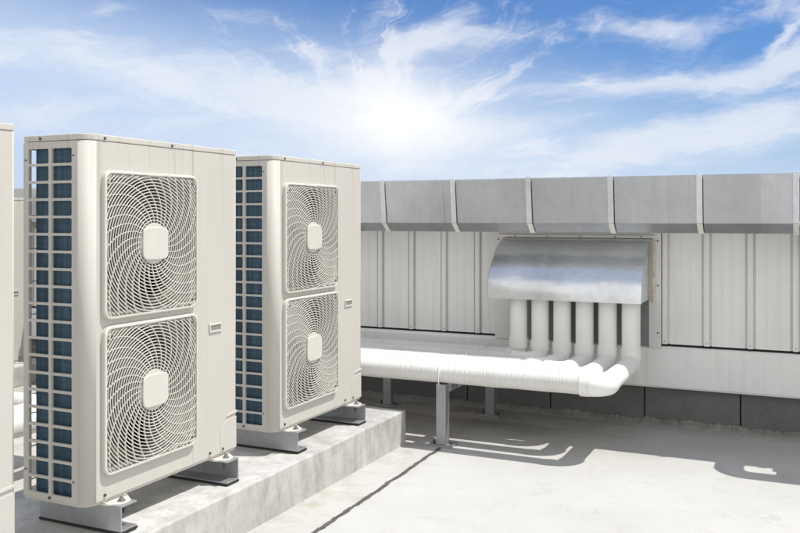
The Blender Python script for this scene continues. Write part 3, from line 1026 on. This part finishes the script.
# warp
wv = nz(comb(math_(w, 'MULTIPLY', az, 4.0), math_(w, 'MULTIPLY', el, 9.0)), 1.0, 5, .6)
wv2 = nz(comb(math_(w, 'MULTIPLY', az, 4.0), math_(w, 'MULTIPLY', el, 9.0), 7.3), 1.0, 5, .6)
azw = math_(w, 'ADD', az, math_(w, 'MULTIPLY', math_(w, 'SUBTRACT', wv, .5), .16))
elw = math_(w, 'ADD', el, math_(w, 'MULTIPLY', math_(w, 'SUBTRACT', wv2, .5), .075))
P = comb(azw, elw)
def blob(px, py, rx, ry, ang=0.0, amp=1.0):
    """soft cloud bank centred on a bearing and height (given for a 870 px focal length), turned by ang"""
    a0 = math.atan((px-400)/870); e0 = math.sin(math.atan((218-py)/math.hypot(870, px-400)))
    mp = w.n('ShaderNodeMapping', vector_type='TEXTURE')
    mp.inputs['Location'].default_value = (a0, e0, 0); mp.inputs['Rotation'].default_value = (0, 0, ang)
    mp.inputs['Scale'].default_value = (rx/870, ry/870, 1)
    w.l(P, mp.inputs['Vector'])
    d = w.n('ShaderNodeVectorMath', operation='DOT_PRODUCT'); w.l(mp.outputs[0], d.inputs[0]); w.l(mp.outputs[0], d.inputs[1])
    g = math_(w, 'POWER', math.exp(-1), d.outputs['Value'])
    return math_(w, 'MULTIPLY', g, amp)
blobs = [
    (150, 88, 190, 22, -.16, .70), (60, 52, 120, 20, -.05, .30), (30, 122, 60, 12, .1, .45), (330, 62, 70, 10, -.3, .35), (190, 130, 70, 9, .25, .3), (300, 100, 130, 20, -.25, .80), (60, 125, 130, 20, .0, .35),
    (118, 14, 26, 8, .1, .6), (240, 12, 60, 10, -.1, .40), (235, 155, 170, 34, 0, .30),
    (400, 118, 95, 62, 0, 1.0), (425, 40, 60, 15, .65, .70), (480, 40, 70, 13, .12, .65), (378, 8, 14, 30, -.2, .5),
    (645, 29, 62, 13, -.05, .9), (600, 75, 60, 13, .05, .55), (690, 72, 130, 14, .10, .85), (770, 60, 70, 14, .30, .6),
    (720, 115, 150, 16, .28, .85), (640, 150, 120, 18, .22, .65), (780, 130, 90, 22, .2, .8), (520, 128, 90, 12, .12, .45), (760, 15, 50, 9, .1, .45),
    (790, 30, 40, 5, .6, .5),
]
tot = None
for bl in blobs:
    b = blob(*bl); tot = b if tot is None else math_(w, 'ADD', tot, b)
tot = math_(w, 'MINIMUM', tot, 1.15)
# wispy fibres, combed along the cirrus
fib = nz(comb(math_(w, 'MULTIPLY', azw, 9.0), math_(w, 'MULTIPLY', elw, 46.0), 2.1), 1.0, 6, .68, .6)
fib2 = nz(comb(math_(w, 'ADD', math_(w, 'MULTIPLY', azw, 26.0), math_(w, 'MULTIPLY', elw, -30.0)), math_(w, 'ADD', math_(w, 'MULTIPLY', elw, 80.0), math_(w, 'MULTIPLY', azw, -22.0)), 5.0), 1.0, 5, .7, .4)
fibm = math_(w, 'ADD', math_(w, 'MULTIPLY', fib, .6), math_(w, 'MULTIPLY', fib2, .4))
SK = .075
# fan of thin cirrus rays that seem to spread from a point low over the wall
ra, re = math_(w, 'SUBTRACT', azw, -.02), math_(w, 'SUBTRACT', elw, .055)
ang = math_(w, 'ARCTAN2', re, ra)
rad = math_(w, 'POWER', math_(w, 'ADD', math_(w, 'MULTIPLY', ra, ra), math_(w, 'MULTIPLY', re, re)), .5)
rn = nz(comb(math_(w, 'MULTIPLY', ang, 5.5), math_(w, 'MULTIPLY', rad, 5.0), 3.3), 1.0, 5, .62)
rays = math_(w, 'MULTIPLY', sstep(rn, .50, .74), math_(w, 'MULTIPLY', sstep(rad, .06, .14), .75))
tot = math_(w, 'ADD', tot, rays)
dens = sstep(math_(w, 'ADD', tot, math_(w, 'MULTIPLY', math_(w, 'SUBTRACT', fibm, .5), 1.8)), .12, 1.25)
haze = sstep(math_(w, 'ADD', el, math_(w, 'MULTIPLY', azw, .19)), .25, .075, .0, .92)
glow = math_(w, 'ADD', blob(398, 118, 62, 44, 0, .75), blob(400, 125, 165, 70, 0, .22))
blue = mix(w, 1.0, sky.outputs[0], (.66, 1.0, 1.48), 'MULTIPLY')
k = 1/SK
base = mix(w, haze, blue, (.56*k, .68*k, .87*k))
ccol = mix(w, math_(w, 'MULTIPLY', wv, .6), (.82*k, .85*k, .91*k), (.66*k, .71*k, .83*k))
base = mix(w, math_(w, 'MULTIPLY', dens, .80), base, ccol)
base = mix(w, math_(w, 'MINIMUM', glow, 1.0), base, (.98*k, .98*k, .97*k))
bg1 = w.n('ShaderNodeBackground'); bg1.inputs['Strength'].default_value = SK
w.l(base, bg1.inputs['Color'])
# the rest of the sky: a bank of high cloud all round, blue overhead
inv = math_(w, 'DIVIDE', 1.0, math_(w, 'ADD', el, .10))
pl = comb(math_(w, 'MULTIPLY', dx, inv), math_(w, 'MULTIPLY', dy, inv), 1.7)
n0 = nz(pl, .8, 4, .6)
gen = sstep(math_(w, 'ADD', n0, math_(w, 'MULTIPLY', math_(w, 'SUBTRACT', .78, el), .9)), .40, .62)
bg2 = w.n('ShaderNodeBackground'); bg2.inputs['Strength'].default_value = SK
w.l(mix(w, math_(w, 'MULTIPLY', gen, .9), mix(w, .30, mix(w, 1.0, sky.outputs[0], (1.9, 1.95, 2.0), 'MULTIPLY'), (1.0*k, 1.0*k, 1.0*k)), (1.02*k, 1.0*k, .965*k)), bg2.inputs['Color'])
front = math_(w, 'MULTIPLY', sstep(math_(w, 'ABSOLUTE', az), .62, .9, 1.0, 0.0), sstep(el, .32, .48, 1.0, 0.0))
bg = w.n('ShaderNodeMixShader'); w.l(front, bg.inputs[0]); w.l(bg2.outputs[0], bg.inputs[1]); w.l(bg1.outputs[0], bg.inputs[2])
world.cycles.sampling_method = 'MANUAL'; world.cycles.sample_map_resolution = 256
out = w.n('ShaderNodeOutputWorld'); w.l(bg.outputs[0], out.inputs['Surface'])

# ------------------------------------------------------------------ fixings etc: each piece its own object
def split_loose(o):
    me = o.data
    b = bmesh.new(); b.from_mesh(me)
    b.verts.ensure_lookup_table()
    seen = set(); isl = []
    for v in b.verts:
        if v.index in seen: continue
        st = [v]; comp = []; seen.add(v.index)
        while st:
            q = st.pop(); comp.append(q.index)
            for e in q.link_edges:
                r = e.other_vert(q)
                if r.index not in seen: seen.add(r.index); st.append(r)
        isl.append(set(comp))
    b.free()
    return isl
SPLIT = ('screw', 'knockout', 'edge_bead', 'anchor_bolt', 'pipe_foot', 'strap')
cache = {}
for o in [o for o in COL.objects if o.type == 'MESH' and o.name.split('.')[0] in SPLIT]:
    me = o.data
    if me.name not in cache:
        pieces = []
        isl = split_loose(o)
        base = o.name.split('.')[0]
        if base == 'anchor_bolt':     # a nut and its stud belong together
            half = len(isl)//2; isl = [set().union(*isl[i*2:i*2+2]) for i in range(half)]
        if base == 'strap':
            isl = [set().union(*isl[i*3:i*3+3]) for i in range(len(isl)//3)]
        for comp in isl:
            b = bmesh.new(); b.from_mesh(me)
            b.verts.ensure_lookup_table()
            bmesh.ops.delete(b, geom=[v for v in b.verts if v.index not in comp], context='VERTS')
            m2 = bpy.data.meshes.new(me.name); m2.materials.append(me.materials[0]); b.to_mesh(m2); b.free(); pieces.append(m2)
        cache[me.name] = pieces
    pcs = cache[me.name]
    for m2 in pcs[1:]:
        c = o.copy(); c.data = m2; COL.objects.link(c)
    o.data = pcs[0]

# ------------------------------------------------------------------ camera
cam = bpy.data.cameras.new('camera'); co = bpy.data.objects.new('camera', cam); COL.objects.link(co)
co.location = (0, 0, 1.35); co.rotation_euler = (PI/2, 0, YAW)
cam.sensor_width = 36; cam.lens = 36*870/800; cam.shift_y = -(266.5-218)/800
cam.clip_end = 2000; cam.clip_start = .05
scene.camera = co
scene.view_settings.view_transform = 'Standard'; scene.view_settings.look = 'None'
scene.view_settings.exposure = 0.1; scene.view_settings.gamma = 1
scene.view_settings.use_curve_mapping = False
scene.render.resolution_x = 1024; scene.render.resolution_y = 682
